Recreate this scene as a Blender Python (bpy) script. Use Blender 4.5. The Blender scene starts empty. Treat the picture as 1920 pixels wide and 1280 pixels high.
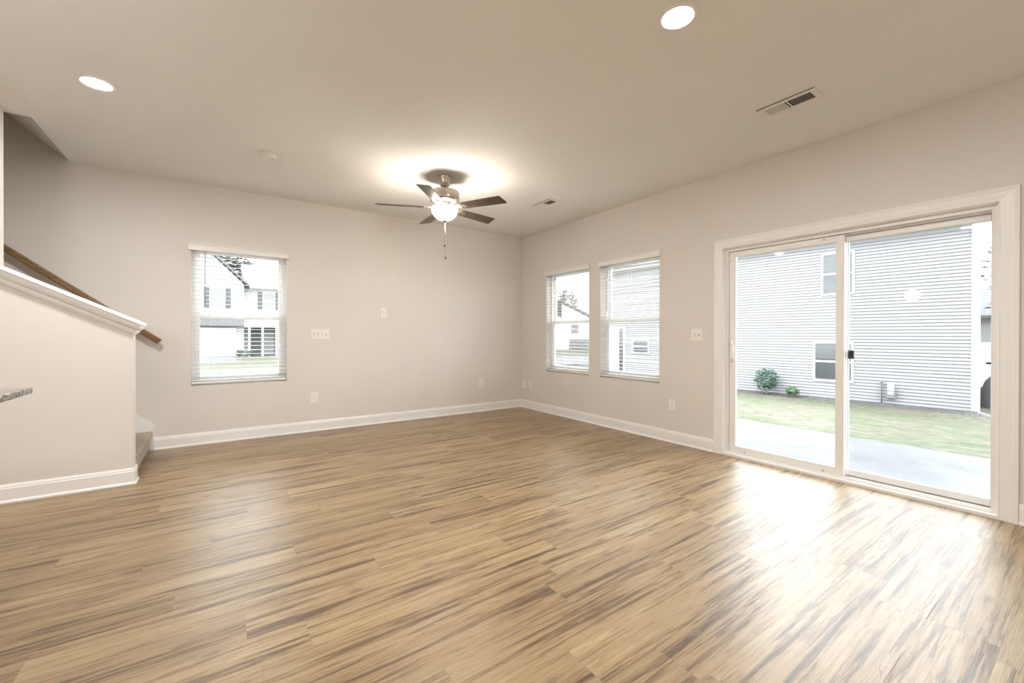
import bpy, bmesh, math, random
from mathutils import Vector, Matrix, noise
random.seed(7)
SC = bpy.context.scene
COL = SC.collection
PI = math.pi

# ------------------------------------------------------------------ camera
F_PX = 787.598
cam_d = bpy.data.cameras.new('camera')
cam = bpy.data.objects.new('camera', cam_d)
COL.objects.link(cam)
SC.camera = cam
cam_d.sensor_fit = 'HORIZONTAL'
cam_d.sensor_width = 36.0
cam_d.lens = F_PX / 1920 * 36.0
cam_d.shift_y = -(640 - 631.449) / 1920
cam_d.clip_start = 0.05
cam_d.clip_end = 500
yaw, pit, rol = math.radians(34.9308), math.radians(-0.1715), math.radians(0.1067)
Fv = Vector((math.sin(yaw) * math.cos(pit), math.cos(yaw) * math.cos(pit), math.sin(pit)))
Rv = Vector((math.cos(yaw), -math.sin(yaw), 0))
Uv = Rv.cross(Fv)
R2 = math.cos(rol) * Rv + math.sin(rol) * Uv
U2 = -math.sin(rol) * Rv + math.cos(rol) * Uv
mw = Matrix((R2, U2, -Fv)).transposed().to_4x4()
mw.translation = Vector((-4.0333, -5.514, 1.153))
cam.matrix_world = mw

# ------------------------------------------------------------------ world, exposure
SKY = 9.0
LAMP = 13.0
w = bpy.data.worlds.new('overcast_sky')
SC.world = w
w.use_nodes = True
nt = w.node_tree
bg = nt.nodes['Background']
tc = nt.nodes.new('ShaderNodeTexCoord')
sp = nt.nodes.new('ShaderNodeSeparateXYZ')
rp = nt.nodes.new('ShaderNodeValToRGB')
nt.links.new(tc.outputs['Generated'], sp.inputs[0])
nt.links.new(sp.outputs['Z'], rp.inputs[0])
rp.color_ramp.elements[0].position = 0.0
rp.color_ramp.elements[0].color = (0.93, 0.96, 1.0, 1)
rp.color_ramp.elements[1].position = 0.7
rp.color_ramp.elements[1].color = (1.0, 1.05, 1.12, 1)
nt.links.new(rp.outputs[0], bg.inputs['Color'])
bg.inputs['Strength'].default_value = SKY
vs = SC.view_settings
vs.view_transform = 'Standard'
vs.look = 'None'
vs.exposure = 0.40
vs.gamma = 1.0
vs.use_curve_mapping = False
SC.cycles.use_denoising = True
SC.cycles.max_bounces = 10
SC.cycles.diffuse_bounces = 6
SC.cycles.glossy_bounces = 4
SC.cycles.transparent_max_bounces = 16
SC.cycles.sample_clamp_indirect = 6.0
SC.cycles.caustics_reflective = False
SC.cycles.caustics_refractive = False

# ------------------------------------------------------------------ constants of the room
H = 2.743
XL, YF = -8.6, -8.6          # left and front walls of the big room
WT = 0.16                    # outside wall thickness

# ------------------------------------------------------------------ material helpers
MATS = {}
def nodes(m):
    m.use_nodes = True
    return m.node_tree, m.node_tree.nodes['Principled BSDF']

def paint(name, col, rough=0.55, var=0.03, scale=6.0, bump=0.0, bscale=60.0, metal=0.0, spec=0.5):
    m = bpy.data.materials.new(name)
    nt, b = nodes(m)
    t = nt.nodes.new('ShaderNodeTexCoord')
    n = nt.nodes.new('ShaderNodeTexNoise')
    n.inputs['Scale'].default_value = scale
    n.inputs['Detail'].default_value = 3
    nt.links.new(t.outputs['Object'], n.inputs['Vector'])
    r = nt.nodes.new('ShaderNodeValToRGB')
    r.color_ramp.elements[0].position = 0.3
    r.color_ramp.elements[1].position = 0.7
    r.color_ramp.elements[0].color = tuple(c * (1 - var) for c in col) + (1,)
    r.color_ramp.elements[1].color = tuple(min(1, c * (1 + var)) for c in col) + (1,)
    nt.links.new(n.outputs['Fac'], r.inputs[0])
    nt.links.new(r.outputs[0], b.inputs['Base Color'])
    b.inputs['Roughness'].default_value = rough
    b.inputs['Metallic'].default_value = metal
    b.inputs['Specular IOR Level'].default_value = spec
    if bump > 0:
        n2 = nt.nodes.new('ShaderNodeTexNoise')
        n2.inputs['Scale'].default_value = bscale
        n2.inputs['Detail'].default_value = 4
        nt.links.new(t.outputs['Object'], n2.inputs['Vector'])
        bp = nt.nodes.new('ShaderNodeBump')
        bp.inputs['Strength'].default_value = bump
        bp.inputs['Distance'].default_value = 0.004
        nt.links.new(n2.outputs['Fac'], bp.inputs['Height'])
        nt.links.new(bp.outputs[0], b.inputs['Normal'])
    MATS[name] = m
    return m

def emit(name, col, strength):
    m = bpy.data.materials.new(name)
    nt, b = nodes(m)
    b.inputs['Base Color'].default_value = (0.9, 0.9, 0.88, 1)
    b.inputs['Emission Color'].default_value = tuple(col) + (1,)
    b.inputs['Emission Strength'].default_value = strength
    return m

def glass(name, tint=(0.97, 0.99, 0.985), refl=0.6):
    m = bpy.data.materials.new(name)
    m.use_nodes = True
    nt = m.node_tree
    nt.nodes.remove(nt.nodes['Principled BSDF'])
    out = nt.nodes['Material Output']
    tr = nt.nodes.new('ShaderNodeBsdfTransparent')
    tr.inputs[0].default_value = tint + (1,)
    gl = nt.nodes.new('ShaderNodeBsdfGlossy')
    gl.inputs['Roughness'].default_value = 0.02
    fr = nt.nodes.new('ShaderNodeFresnel')
    fr.inputs[0].default_value = 1.45
    mu = nt.nodes.new('ShaderNodeMath'); mu.operation = 'MULTIPLY'; mu.inputs[1].default_value = refl
    mx = nt.nodes.new('ShaderNodeMixShader')
    nt.links.new(fr.outputs[0], mu.inputs[0])
    nt.links.new(mu.outputs[0], mx.inputs[0])
    nt.links.new(tr.outputs[0], mx.inputs[1])
    nt.links.new(gl.outputs[0], mx.inputs[2])
    nt.links.new(mx.outputs[0], out.inputs[0])
    return m

def mesh_screen(name, opacity=0.25):
    m = bpy.data.materials.new(name)
    m.use_nodes = True
    nt = m.node_tree
    nt.nodes.remove(nt.nodes['Principled BSDF'])
    out = nt.nodes['Material Output']
    tr = nt.nodes.new('ShaderNodeBsdfTransparent')
    df = nt.nodes.new('ShaderNodeBsdfDiffuse')
    df.inputs[0].default_value = (0.22, 0.23, 0.24, 1)
    mx = nt.nodes.new('ShaderNodeMixShader')
    mx.inputs[0].default_value = opacity
    nt.links.new(tr.outputs[0], mx.inputs[1])
    nt.links.new(df.outputs[0], mx.inputs[2])
    nt.links.new(mx.outputs[0], out.inputs[0])
    return m

class NG:
    """tiny helper to chain math nodes"""
    def __init__(s, nt): s.nt = nt
    def m(s, op, a, b=None, c=None):
        n = s.nt.nodes.new('ShaderNodeMath'); n.operation = op
        for i, v in enumerate((a, b, c)):
            if v is None: continue
            if isinstance(v, (int, float)): n.inputs[i].default_value = v
            else: s.nt.links.new(v, n.inputs[i])
        return n.outputs[0]
    def xyz(s, x, y, z):
        n = s.nt.nodes.new('ShaderNodeCombineXYZ')
        for i, v in enumerate((x, y, z)):
            if isinstance(v, (int, float)): n.inputs[i].default_value = v
            else: s.nt.links.new(v, n.inputs[i])
        return n.outputs[0]
    def noise(s, vec, scale, detail=4, rough=0.55, dist=0.0):
        n = s.nt.nodes.new('ShaderNodeTexNoise')
        n.inputs['Scale'].default_value = scale
        n.inputs['Detail'].default_value = detail
        n.inputs['Roughness'].default_value = rough
        n.inputs['Distortion'].default_value = dist
        s.nt.links.new(vec, n.inputs['Vector'])
        return n.outputs['Fac']
    def ramp(s, fac, stops):
        r = s.nt.nodes.new('ShaderNodeValToRGB')
        els = r.color_ramp.elements
        while len(els) < len(stops): els.new(0.5)
        for e, (p, c) in zip(els, stops):
            e.position = p
            e.color = (c, c, c, 1) if isinstance(c, (int, float)) else tuple(c) + (1,)
        s.nt.links.new(fac, r.inputs[0])
        return r.outputs[0]
    def mix(s, fac, a, b, mode='MIX'):
        n = s.nt.nodes.new('ShaderNodeMix'); n.data_type = 'RGBA'; n.blend_type = mode
        for k, v in ((0, fac), (6, a), (7, b)):
            if isinstance(v, (int, float)): n.inputs[k].default_value = v
            elif isinstance(v, tuple): n.inputs[k].default_value = tuple(v) + (1,)
            else: s.nt.links.new(v, n.inputs[k])
        return n.outputs[2]

def floor_material():
    m = bpy.data.materials.new('vinyl_plank')
    nt, b = nodes(m)
    g = NG(nt)
    t = nt.nodes.new('ShaderNodeTexCoord')
    s = nt.nodes.new('ShaderNodeSeparateXYZ')
    nt.links.new(t.outputs['Object'], s.inputs[0])
    X, Y = s.outputs['X'], s.outputs['Y']
    PW, PL = 0.182, 1.22
    v = g.m('DIVIDE', Y, PW)
    row = g.m('FLOOR', v)
    wn = nt.nodes.new('ShaderNodeTexWhiteNoise'); wn.noise_dimensions = '1D'
    nt.links.new(row, wn.inputs['W'])
    xo = g.m('ADD', g.m('DIVIDE', X, PL), g.m('MULTIPLY', wn.outputs['Value'], 7.0))
    col = g.m('FLOOR', xo)
    wn2 = nt.nodes.new('ShaderNodeTexWhiteNoise'); wn2.noise_dimensions = '2D'
    nt.links.new(g.xyz(row, col, 0.0), wn2.inputs['Vector'])
    idv = wn2.outputs['Value']
    sc_ = nt.nodes.new('ShaderNodeSeparateColor')
    nt.links.new(wn2.outputs['Color'], sc_.inputs[0])
    id2 = sc_.outputs[1]
    # wood streaks that run along the plank
    off = g.m('MULTIPLY', idv, 57.0)
    ax = g.m('ADD', X, off)
    ay = g.m('ADD', Y, g.m('MULTIPLY', id2, 31.0))
    big = g.noise(g.xyz(g.m('MULTIPLY', ax, 0.62), g.m('MULTIPLY', ay, 15.0), off), 1.7, 10, 0.72, 0.35)
    mid = g.noise(g.xyz(g.m('MULTIPLY', ax, 1.9), g.m('MULTIPLY', ay, 34.0), off), 1.6, 8, 0.72, 0.5)
    fine = g.noise(g.xyz(g.m('MULTIPLY', ax, 5.0), g.m('MULTIPLY', ay, 170.0), off), 1.6, 3, 0.6, 0.3)
    broad = g.noise(g.xyz(g.m('MULTIPLY', ax, 0.5), g.m('MULTIPLY', ay, 3.0), off), 1.0, 2, 0.5, 0.2)
    base = g.ramp(big, [(0.392, (0.118, 0.070, 0.033)), (0.442, (0.223, 0.145, 0.071)), (0.481, (0.359, 0.257, 0.136)), (0.66, (0.414, 0.315, 0.184))])
    c2 = g.ramp(mid, [(0.32, (0.42, 0.34, 0.27)), (0.42, (0.80, 0.75, 0.69)), (0.50, (1.0, 1.0, 1.0))])
    c = g.mix(0.85, base, c2, 'MULTIPLY')
    c3 = g.ramp(fine, [(0.35, (0.76, 0.73, 0.70)), (0.6, (1.04, 1.04, 1.04))])
    c = g.mix(0.8, c, c3, 'MULTIPLY')
    c4 = g.ramp(broad, [(0.35, (0.86, 0.83, 0.80)), (0.65, (1.06, 1.07, 1.08))])
    c = g.mix(1.0, c, c4, 'MULTIPLY')
    tone = g.ramp(id2, [(0.0, (0.90, 0.88, 0.86)), (1.0, (1.06, 1.07, 1.08))])
    c = g.mix(1.0, c, tone, 'MULTIPLY')
    # thin dark cracks
    crk = g.noise(g.xyz(g.m('MULTIPLY', ax, 1.3), g.m('MULTIPLY', ay, 24.0), g.m('ADD', off, 9.0)), 1.4, 3, 0.5, 1.2)
    ridge = g.m('ABSOLUTE', g.m('SUBTRACT', crk, 0.47))
    msk = g.ramp(broad, [(0.36, 1.0), (0.50, 0.0)])
    cr = g.m('MULTIPLY', g.ramp(ridge, [(0.0, 1.0), (0.012, 0.0)]), msk)
    c = g.mix(g.m('MULTIPLY', cr, 0.65), c, (0.19, 0.12, 0.07))
    # knots
    vo = nt.nodes.new('ShaderNodeTexVoronoi')
    vo.inputs['Scale'].default_value = 1.0
    nt.links.new(g.xyz(g.m('MULTIPLY', ax, 2.0), g.m('MULTIPLY', ay, 5.2), 0.0), vo.inputs['Vector'])
    vo.voronoi_dimensions = '2D'
    kn = g.ramp(vo.outputs['Distance'], [(0.0, 1.0), (0.055, 0.75), (0.075, 0.15), (0.095, 0.45), (0.12, 0.0)])
    sv = nt.nodes.new('ShaderNodeSeparateColor')
    nt.links.new(vo.outputs['Color'], sv.inputs[0])
    kmask = g.m('GREATER_THAN', sv.outputs[0], 0.52)
    kf = g.m('MULTIPLY', g.m('MULTIPLY', kn, kmask), 0.85)
    c = g.mix(kf, c, (0.17, 0.11, 0.065))
    # joints
    fy = g.m('FRACT', v)
    fx = g.m('FRACT', xo)
    jy = g.m('MINIMUM', fy, g.m('SUBTRACT', 1.0, fy))
    jx = g.m('MINIMUM', fx, g.m('SUBTRACT', 1.0, fx))
    jline = g.m('MAXIMUM', g.m('LESS_THAN', jy, 0.0055), g.m('LESS_THAN', jx, 0.0010))
    c = g.mix(g.m('MULTIPLY', jline, 0.45), c, (0.20, 0.14, 0.09))
    nt.links.new(c, b.inputs['Base Color'])
    # finish
    rr = g.ramp(mid, [(0.3, 0.46), (0.6, 0.36)])
    nt.links.new(rr, b.inputs['Roughness'])
    b.inputs['Specular IOR Level'].default_value = FLOOR_SPEC
    b.inputs['Coat Weight'].default_value = 0.25
    b.inputs['Coat IOR'].default_value = 1.65
    b.inputs['Coat Roughness'].default_value = 0.33
    h = g.m('ADD', g.m('MULTIPLY', mid, 0.7), g.m('MULTIPLY', fine, 0.35))
    h = g.m('SUBTRACT', h, g.m('MULTIPLY', jline, 1.2))
    h = g.m('SUBTRACT', h, g.m('MULTIPLY', cr, 0.8))
    bp = nt.nodes.new('ShaderNodeBump')
    bp.inputs['Strength'].default_value = 0.5
    bp.inputs['Distance'].default_value = 0.0016
    nt.links.new(h, bp.inputs['Height'])
    nt.links.new(bp.outputs[0], b.inputs['Normal'])
    nt.links.new(bp.outputs[0], b.inputs['Coat Normal'])
    return m
FLOOR_SPEC = 0.5

def granite_material():
    m = bpy.data.materials.new('granite')
    nt, b = nodes(m); g = NG(nt)
    t = nt.nodes.new('ShaderNodeTexCoord')
    a = g.noise(t.outputs['Object'], 120, 3, 0.6)
    d = g.noise(t.outputs['Object'], 70, 2, 0.5, 0.5)
    c = g.ramp(a, [(0.44, (0.03, 0.027, 0.025)), (0.50, (0.22, 0.20, 0.18)), (0.55, (0.62, 0.58, 0.53))])
    c2 = g.ramp(d, [(0.38, (0.50, 0.48, 0.46)), (0.60, (1.0, 1.0, 1.0))])
    nt.links.new(g.mix(0.9, c, c2, 'MULTIPLY'), b.inputs['Base Color'])
    b.inputs['Roughness'].default_value = 0.12
    return m

def carpet_material():
    m = bpy.data.materials.new('carpet')
    nt, b = nodes(m); g = NG(nt)
    t = nt.nodes.new('ShaderNodeTexCoord')
    a = g.noise(t.outputs['Object'], 130, 3, 0.7)
    c = g.ramp(a, [(0.36, (0.26, 0.22, 0.17)), (0.5, (0.48, 0.42, 0.34)), (0.64, (0.70, 0.63, 0.53))])
    nt.links.new(c, b.inputs['Base Color'])
    b.inputs['Roughness'].default_value = 0.95
    b.inputs['Specular IOR Level'].default_value = 0.1
    bp = nt.nodes.new('ShaderNodeBump'); bp.inputs['Strength'].default_value = 0.9; bp.inputs['Distance'].default_value = 0.006
    nt.links.new(a, bp.inputs['Height']); nt.links.new(bp.outputs[0], b.inputs['Normal'])
    return m

def wood_rail_material(name, dark, light, axis='X', rough=0.32):
    m = bpy.data.materials.new(name)
    nt, b = nodes(m); g = NG(nt)
    t = nt.nodes.new('ShaderNodeTexCoord')
    s = nt.nodes.new('ShaderNodeSeparateXYZ'); nt.links.new(t.outputs['Object'], s.inputs[0])
    k = {'X': (3, 90, 90), 'Y': (90, 3, 90)}[axis]
    a = g.noise(g.xyz(g.m('MULTIPLY', s.outputs['X'], k[0]), g.m('MULTIPLY', s.outputs['Y'], k[1]), g.m('MULTIPLY', s.outputs['Z'], k[2])), 1.0, 4, 0.6, 0.4)
    nt.links.new(g.ramp(a, [(0.35, dark), (0.65, light)]), b.inputs['Base Color'])
    b.inputs['Roughness'].default_value = rough
    return m

def lawn_material():
    m = bpy.data.materials.new('patchy_grass')
    nt, b = nodes(m); g = NG(nt)
    t = nt.nodes.new('ShaderNodeTexCoord')
    s = nt.nodes.new('ShaderNodeSeparateXYZ'); nt.links.new(t.outputs['Object'], s.inputs[0])
    v = g.xyz(s.outputs['X'], g.m('MULTIPLY', s.outputs['Y'], 0.5), s.outputs['Z'])
    a = g.noise(v, 1.1, 5, 0.65, 0.5)
    d = g.noise(v, 10, 6, 0.8)
    c = g.ramp(a, [(0.36, (0.056, 0.071, 0.038)), (0.50, (0.086, 0.086, 0.060)), (0.64, (0.093, 0.082, 0.067))])
    c2 = g.ramp(d, [(0.40, (0.50, 0.56, 0.48)), (0.50, (0.95, 0.97, 0.93)), (0.60, (1.45, 1.42, 1.38))])
    nt.links.new(g.mix(0.9, c, c2, 'MULTIPLY'), b.inputs['Base Color'])
    b.inputs['Roughness'].default_value = 0.9
    b.inputs['Specular IOR Level'].default_value = 0.15
    bp = nt.nodes.new('ShaderNodeBump'); bp.inputs['Strength'].default_value = 0.8; bp.inputs['Distance'].default_value = 0.03
    nt.links.new(d, bp.inputs['Height']); nt.links.new(bp.outputs[0], b.inputs['Normal'])
    return m

def mulch_material():
    m = bpy.data.materials.new('mulch')
    nt, b = nodes(m); g = NG(nt)
    t = nt.nodes.new('ShaderNodeTexCoord')
    d = g.noise(t.outputs['Object'], 16, 5, 0.8)
    nt.links.new(g.ramp(d, [(0.35, (0.012, 0.011, 0.010)), (0.5, (0.035, 0.031, 0.028)), (0.66, (0.13, 0.125, 0.12))]), b.inputs['Base Color'])
    b.inputs['Roughness'].default_value = 0.95
    return m

def concrete_material():
    m = bpy.data.materials.new('concrete')
    nt, b = nodes(m); g = NG(nt)
    t = nt.nodes.new('ShaderNodeTexCoord')
    d = g.noise(t.outputs['Object'], 1.4, 4, 0.6)
    e = g.noise(t.outputs['Object'], 60, 4, 0.8)
    c = g.ramp(d, [(0.35, (0.062, 0.064, 0.066)), (0.62, (0.082, 0.084, 0.085))])
    c2 = g.ramp(e, [(0.3, (0.86, 0.86, 0.86)), (0.6, (1.05, 1.05, 1.05))])
    nt.links.new(g.mix(1.0, c, c2, 'MULTIPLY'), b.inputs['Base Color'])
    # damp patches
    nt.links.new(g.ramp(g.noise(t.outputs['Object'], 0.9, 3, 0.5), [(0.44, 0.62), (0.58, 0.35)]), b.inputs['Roughness'])
    b.inputs['Specular IOR Level'].default_value = 0.22
    bp = nt.nodes.new('ShaderNodeBump'); bp.inputs['Strength'].default_value = 0.25; bp.inputs['Distance'].default_value = 0.004
    nt.links.new(e, bp.inputs['Height']); nt.links.new(bp.outputs[0], b.inputs['Normal'])
    return m

def leaf_material(name, a, c_):
    m = bpy.data.materials.new(name)
    nt, b = nodes(m); g = NG(nt)
    t = nt.nodes.new('ShaderNodeTexCoord')
    n = g.noise(t.outputs['Object'], 9, 3, 0.7)
    nt.links.new(g.ramp(n, [(0.35, a), (0.65, c_)]), b.inputs['Base Color'])
    b.inputs['Roughness'].default_value = 0.6
    return m

WALL = paint('greige_wall_paint', (0.735, 0.70, 0.667), 0.75, 0.012, 2.0, 0.06, 300, spec=0.3)
CEIL = paint('ceiling_paint', (0.88, 0.88, 0.87), 0.85, 0.012, 2.0, 0.08, 250, spec=0.2)
TRIM = paint('white_trim_paint', (0.86, 0.855, 0.85), 0.32, 0.01, 3.0)
VINYL = paint('white_vinyl', (0.84, 0.83, 0.815), 0.35, 0.01, 5.0)
BLIND = paint('white_blind_slat', (0.86, 0.855, 0.84), 0.4, 0.01, 5.0)
PLATE = paint('white_plate_plastic', (0.86, 0.835, 0.80), 0.3, 0.01, 8.0)
SLOT = paint('dark_slot', (0.03, 0.028, 0.025), 0.6, 0.1, 20.0)
CORDM = paint('cord', (0.72, 0.72, 0.72), 0.6, 0.05, 30.0)
WAND = paint('wand_grey_plastic', (0.42, 0.43, 0.45), 0.25, 0.03, 20.0)
NICKEL = paint('brushed_nickel', (0.62, 0.57, 0.51), 0.24, 0.06, 40.0, metal=1.0)
BLADE = wood_rail_material('fan_blade_walnut', (0.055, 0.038, 0.024), (0.11, 0.078, 0.05), 'X', 0.38)
RAILW = wood_rail_material('stained_oak_rail', (0.125, 0.065, 0.022), (0.26, 0.15, 0.055), 'X', 0.3)
BLACK = paint('black_plastic', (0.025, 0.022, 0.022), 0.4, 0.1, 20.0)
GLASS = glass('window_glass')
SCREEN = mesh_screen('insect_screen', 0.10)
DGLASS = paint('dark_house_glass', (0.037, 0.039, 0.042), 0.12, 0.15, 3.0)
FLOORM = floor_material()
GRAN = granite_material()
CARPET = carpet_material()
LAWN = lawn_material()
MULCH = mulch_material()
CONC = concrete_material()
CABM = paint('cabinet_paint', (0.55, 0.50, 0.44), 0.45, 0.03, 6.0)
SIDING = paint('pale_vinyl_siding', (0.185, 0.181, 0.185), 0.65, 0.03, 1.5)
LAP_SHADE = paint('siding_lap_shade', (0.053, 0.051, 0.053), 0.9, 0.05, 4.0)  # dark paint for the shadow line under each siding lap
ROOFM = paint('asphalt_shingle', (0.068, 0.068, 0.070), 0.9, 0.2, 14.0)
SHUT = paint('shutter_and_porch_shade', (0.031, 0.033, 0.033), 0.6, 0.08, 10.0)
SIDE2 = paint('light_house_siding', (0.248, 0.248, 0.246), 0.7, 0.03, 2.0)
STREETM = paint('street_asphalt', (0.089, 0.089, 0.092), 0.9, 0.1, 5.0)
FENCEM = paint('white_fence', (0.80, 0.80, 0.80), 0.6, 0.03, 4.0)
METER = paint('meter_grey_metal', (0.112, 0.114, 0.114), 0.45, 0.05, 10.0)
LEAF1 = leaf_material('shrub_leaf', (0.024, 0.058, 0.041), (0.062, 0.110, 0.082))
LEAF2 = leaf_material('yellow_green_leaf', (0.036, 0.082, 0.036), (0.082, 0.142, 0.071))
LEAF3 = leaf_material('tree_leaf', (0.015, 0.023, 0.016), (0.038, 0.047, 0.036))
LEAF4 = leaf_material('brownish_tree_leaf', (0.035, 0.032, 0.028), (0.067, 0.064, 0.058))
BARK = paint('bark', (0.22, 0.18, 0.15), 0.9, 0.2, 12.0)
COVERM = paint('black_grill_cover', (0.05, 0.05, 0.055), 0.7, 0.2, 8.0)
WARM = (1.0, 0.80, 0.57)
LEDM = emit('led_lens', (1.0, 0.97, 0.925), 42 * LAMP)
LED_ADDED = emit('added_led_lens', (1.0, 0.94, 0.87), 42 * LAMP * 0.45)
GLOBEM = emit('added_globe_glass', (1.0, 0.97, 0.93), 47)
BOWLM = emit('lit_frosted_glass', (1.0, 0.92, 0.82), 70)

# ------------------------------------------------------------------ mesh helpers
class MB:
    def __init__(s): s.v = []; s.f = []; s.sm = []
    def add(s, vs, fs, smooth=False):
        o = len(s.v)
        s.v += [tuple(v) for v in vs]
        s.f += [tuple(i + o for i in f) for f in fs]
        s.sm += [smooth] * len(fs)
        return s
    def box(s, x0, x1, y0, y1, z0, z1, M=None):
        vs = [Vector(v) for v in ((x0, y0, z0), (x1, y0, z0), (x1, y1, z0), (x0, y1, z0), (x0, y0, z1), (x1, y0, z1), (x1, y1, z1), (x0, y1, z1))]
        if M: vs = [M @ v for v in vs]
        return s.add(vs, [(0, 3, 2, 1), (4, 5, 6, 7), (0, 1, 5, 4), (1, 2, 6, 5), (2, 3, 7, 6), (3, 0, 4, 7)])
    def rbox(s, x0, x1, y0, y1, z0, z1, r=0.003, M=None):
        """box with chamfered edges"""
        bm = bmesh.new()
        bmesh.ops.create_cube(bm, size=1)
        for v in bm.verts:
            v.co = Vector(((x0 + x1) / 2 + v.co.x * (x1 - x0), (y0 + y1) / 2 + v.co.y * (y1 - y0), (z0 + z1) / 2 + v.co.z * (z1 - z0)))
        bmesh.ops.bevel(bm, geom=bm.edges[:], offset=r, segments=2, affect='EDGES', profile=0.5)
        bm.verts.index_update()
        vs = [v.co.copy() for v in bm.verts]
        if M: vs = [M @ v for v in vs]
        fs = [tuple(v.index for v in f.verts) for f in bm.faces]
        bm.free()
        return s.add(vs, fs)
    def lathe(s, prof, seg=32, M=None, cap=True, smooth=True):
        """prof = [(r, z)] bottom to top"""
        vs, fs = [], []
        n = len(prof)
        for r, z in prof:
            for k in range(seg):
                a = 2 * PI * k / seg
                vs.append(Vector((r * math.cos(a), r * math.sin(a), z)))
        for i in range(n - 1):
            for k in range(seg):
                k2 = (k + 1) % seg
                fs.append((i * seg + k, i * seg + k2, (i + 1) * seg + k2, (i + 1) * seg + k))
        if M: vs = [M @ v for v in vs]
        s.add(vs, fs, smooth)
        if cap:
            o = len(s.v) - len(vs)
            s.f.append(tuple(o + k for k in reversed(range(seg)))); s.sm.append(False)
            s.f.append(tuple(o + (n - 1) * seg + k for k in range(seg))); s.sm.append(False)
        return s
    def tube(s, pts, r, seg=8, smooth=True):
        pts = [Vector(p) for p in pts]
        vs, fs = [], []
        for i, p in enumerate(pts):
            d = (pts[min(i + 1, len(pts) - 1)] - pts[max(i - 1, 0)]).normalized()
            up = Vector((0, 0, 1)) if abs(d.z) < 0.9 else Vector((1, 0, 0))
            a = d.cross(up).normalized(); b = a.cross(d)
            rr = r[i] if isinstance(r, (list, tuple)) else r
            for k in range(seg):
                t = 2 * PI * k / seg
                vs.append(p + a * math.cos(t) * rr + b * math.sin(t) * rr)
        for i in range(len(pts) - 1):
            for k in range(seg):
                k2 = (k + 1) % seg
                fs.append((i * seg + k, i * seg + k2, (i + 1) * seg + k2, (i + 1) * seg + k))
        s.add(vs, fs, smooth)
        o = len(s.v) - len(vs)
        s.f.append(tuple(o + k for k in reversed(range(seg)))); s.sm.append(False)
        s.f.append(tuple(o + (len(pts) - 1) * seg + k for k in range(seg))); s.sm.append(False)
        return s
    def prism(s, poly, a0, a1, axis='y'):
        """poly in the plane across axis: axis y -> (x,z), axis x -> (y,z), axis z -> (x,y)"""
        def P(p, a):
            return {'y': (p[0], a, p[1]), 'x': (a, p[0], p[1]), 'z': (p[0], p[1], a)}[axis]
        n = len(poly)
        vs = [P(p, a0) for p in poly] + [P(p, a1) for p in poly]
        fs = [tuple(range(n)), tuple(reversed(range(n, 2 * n)))]
        fs += [(i, (i + n), ((i + 1) % n) + n, (i + 1) % n) for i in range(n)]
        return s.add(vs, fs)
    def sweep(s, path, prof, n, close=False):
        """mitred sweep of prof [(u side, w along n)] along a planar path whose plane has normal n"""
        path = [Vector(p) for p in path]; n = Vector(n)
        L = len(path); rings = []
        for i, p in enumerate(path):
            d0 = (p - path[i - 1]).normalized() if i > 0 else None
            d1 = (path[i + 1] - p).normalized() if i < L - 1 else None
            if d0 is None: side = n.cross(d1)
            elif d1 is None: side = n.cross(d0)
            else:
                s0, s1 = n.cross(d0), n.cross(d1)
                side = (s0 + s1); side = side / (side.dot(s0))
            rings.append([p + side * u + n * w_ for u, w_ in prof])
        m = len(prof)
        vs = [v for r in rings for v in r]
        fs = []
        for i in range(L - 1):
            for k in range(m):
                k2 = (k + 1) % m
                fs.append((i * m + k, i * m + k2, (i + 1) * m + k2, (i + 1) * m + k))
        fs.append(tuple(reversed(range(m)))); fs.append(tuple((L - 1) * m + k for k in range(m)))
        return s.add(vs, fs)
    def build(s, name, mat, parent=None, loc=(0, 0, 0), rotz=0.0, fix=True):
        me = bpy.data.meshes.new(name)
        me.from_pydata(s.v, [], s.f)
        for p, sm in zip(me.polygons, s.sm): p.use_smooth = sm
        me.validate()
        if fix:
            bm = bmesh.new(); bm.from_mesh(me)
            bmesh.ops.recalc_face_normals(bm, faces=bm.faces[:])
            bm.to_mesh(me); bm.free()
        me.materials.append(mat)
        o = bpy.data.objects.new(name, me)
        COL.objects.link(o)
        o.location = loc; o.rotation_euler = (0, 0, rotz)
        if parent is not None: o.parent = parent
        return o

def tag(o, label, cat, group=None, kind=None):
    o['label'] = label; o['category'] = cat
    if group: o['group'] = group
    if kind: o['kind'] = kind
    return o

def thing(name, label, cat, loc=(0, 0, 0), rotz=0.0, group=None, kind=None):
    o = bpy.data.objects.new(name, None)
    COL.objects.link(o)
    o.empty_display_size = 0.1
    o.location = loc; o.rotation_euler = (0, 0, rotz)
    return tag(o, label, cat, group, kind)

def cells(a0, a1, b0, b1, holes):
    """rectangles that tile [a0,a1]x[b0,b1] minus holes (ha0,ha1,hb0,hb1)"""
    A = sorted({a0, a1, *[h[0] for h in holes], *[h[1] for h in holes]})
    out = []
    for i in range(len(A) - 1):
        am = (A[i] + A[i + 1]) / 2
        cuts = sorted([(h[2], h[3]) for h in holes if h[0] < am < h[1]])
        b = b0
        for c0, c1 in cuts:
            if c0 > b: out.append((A[i], A[i + 1], b, c0))
            b = c1
        if b < b1: out.append((A[i], A[i + 1], b, b1))
    return out

# ------------------------------------------------------------------ room shell
WZ0, WZ1 = 0.622, 2.10
WIN_A = (-4.270, -3.383)
WIN_B1 = (-1.525, -0.638)
WIN_B2 = (-2.613, -1.722)
DOOR = (-5.098, -3.338)
DZ = 2.0

b = MB().box(XL, 0, YF, 0, -0.1, 0)
tag(b.build('floor', FLOORM), 'light brown wood-look plank floor of the empty room', 'floor', kind='structure')

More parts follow.
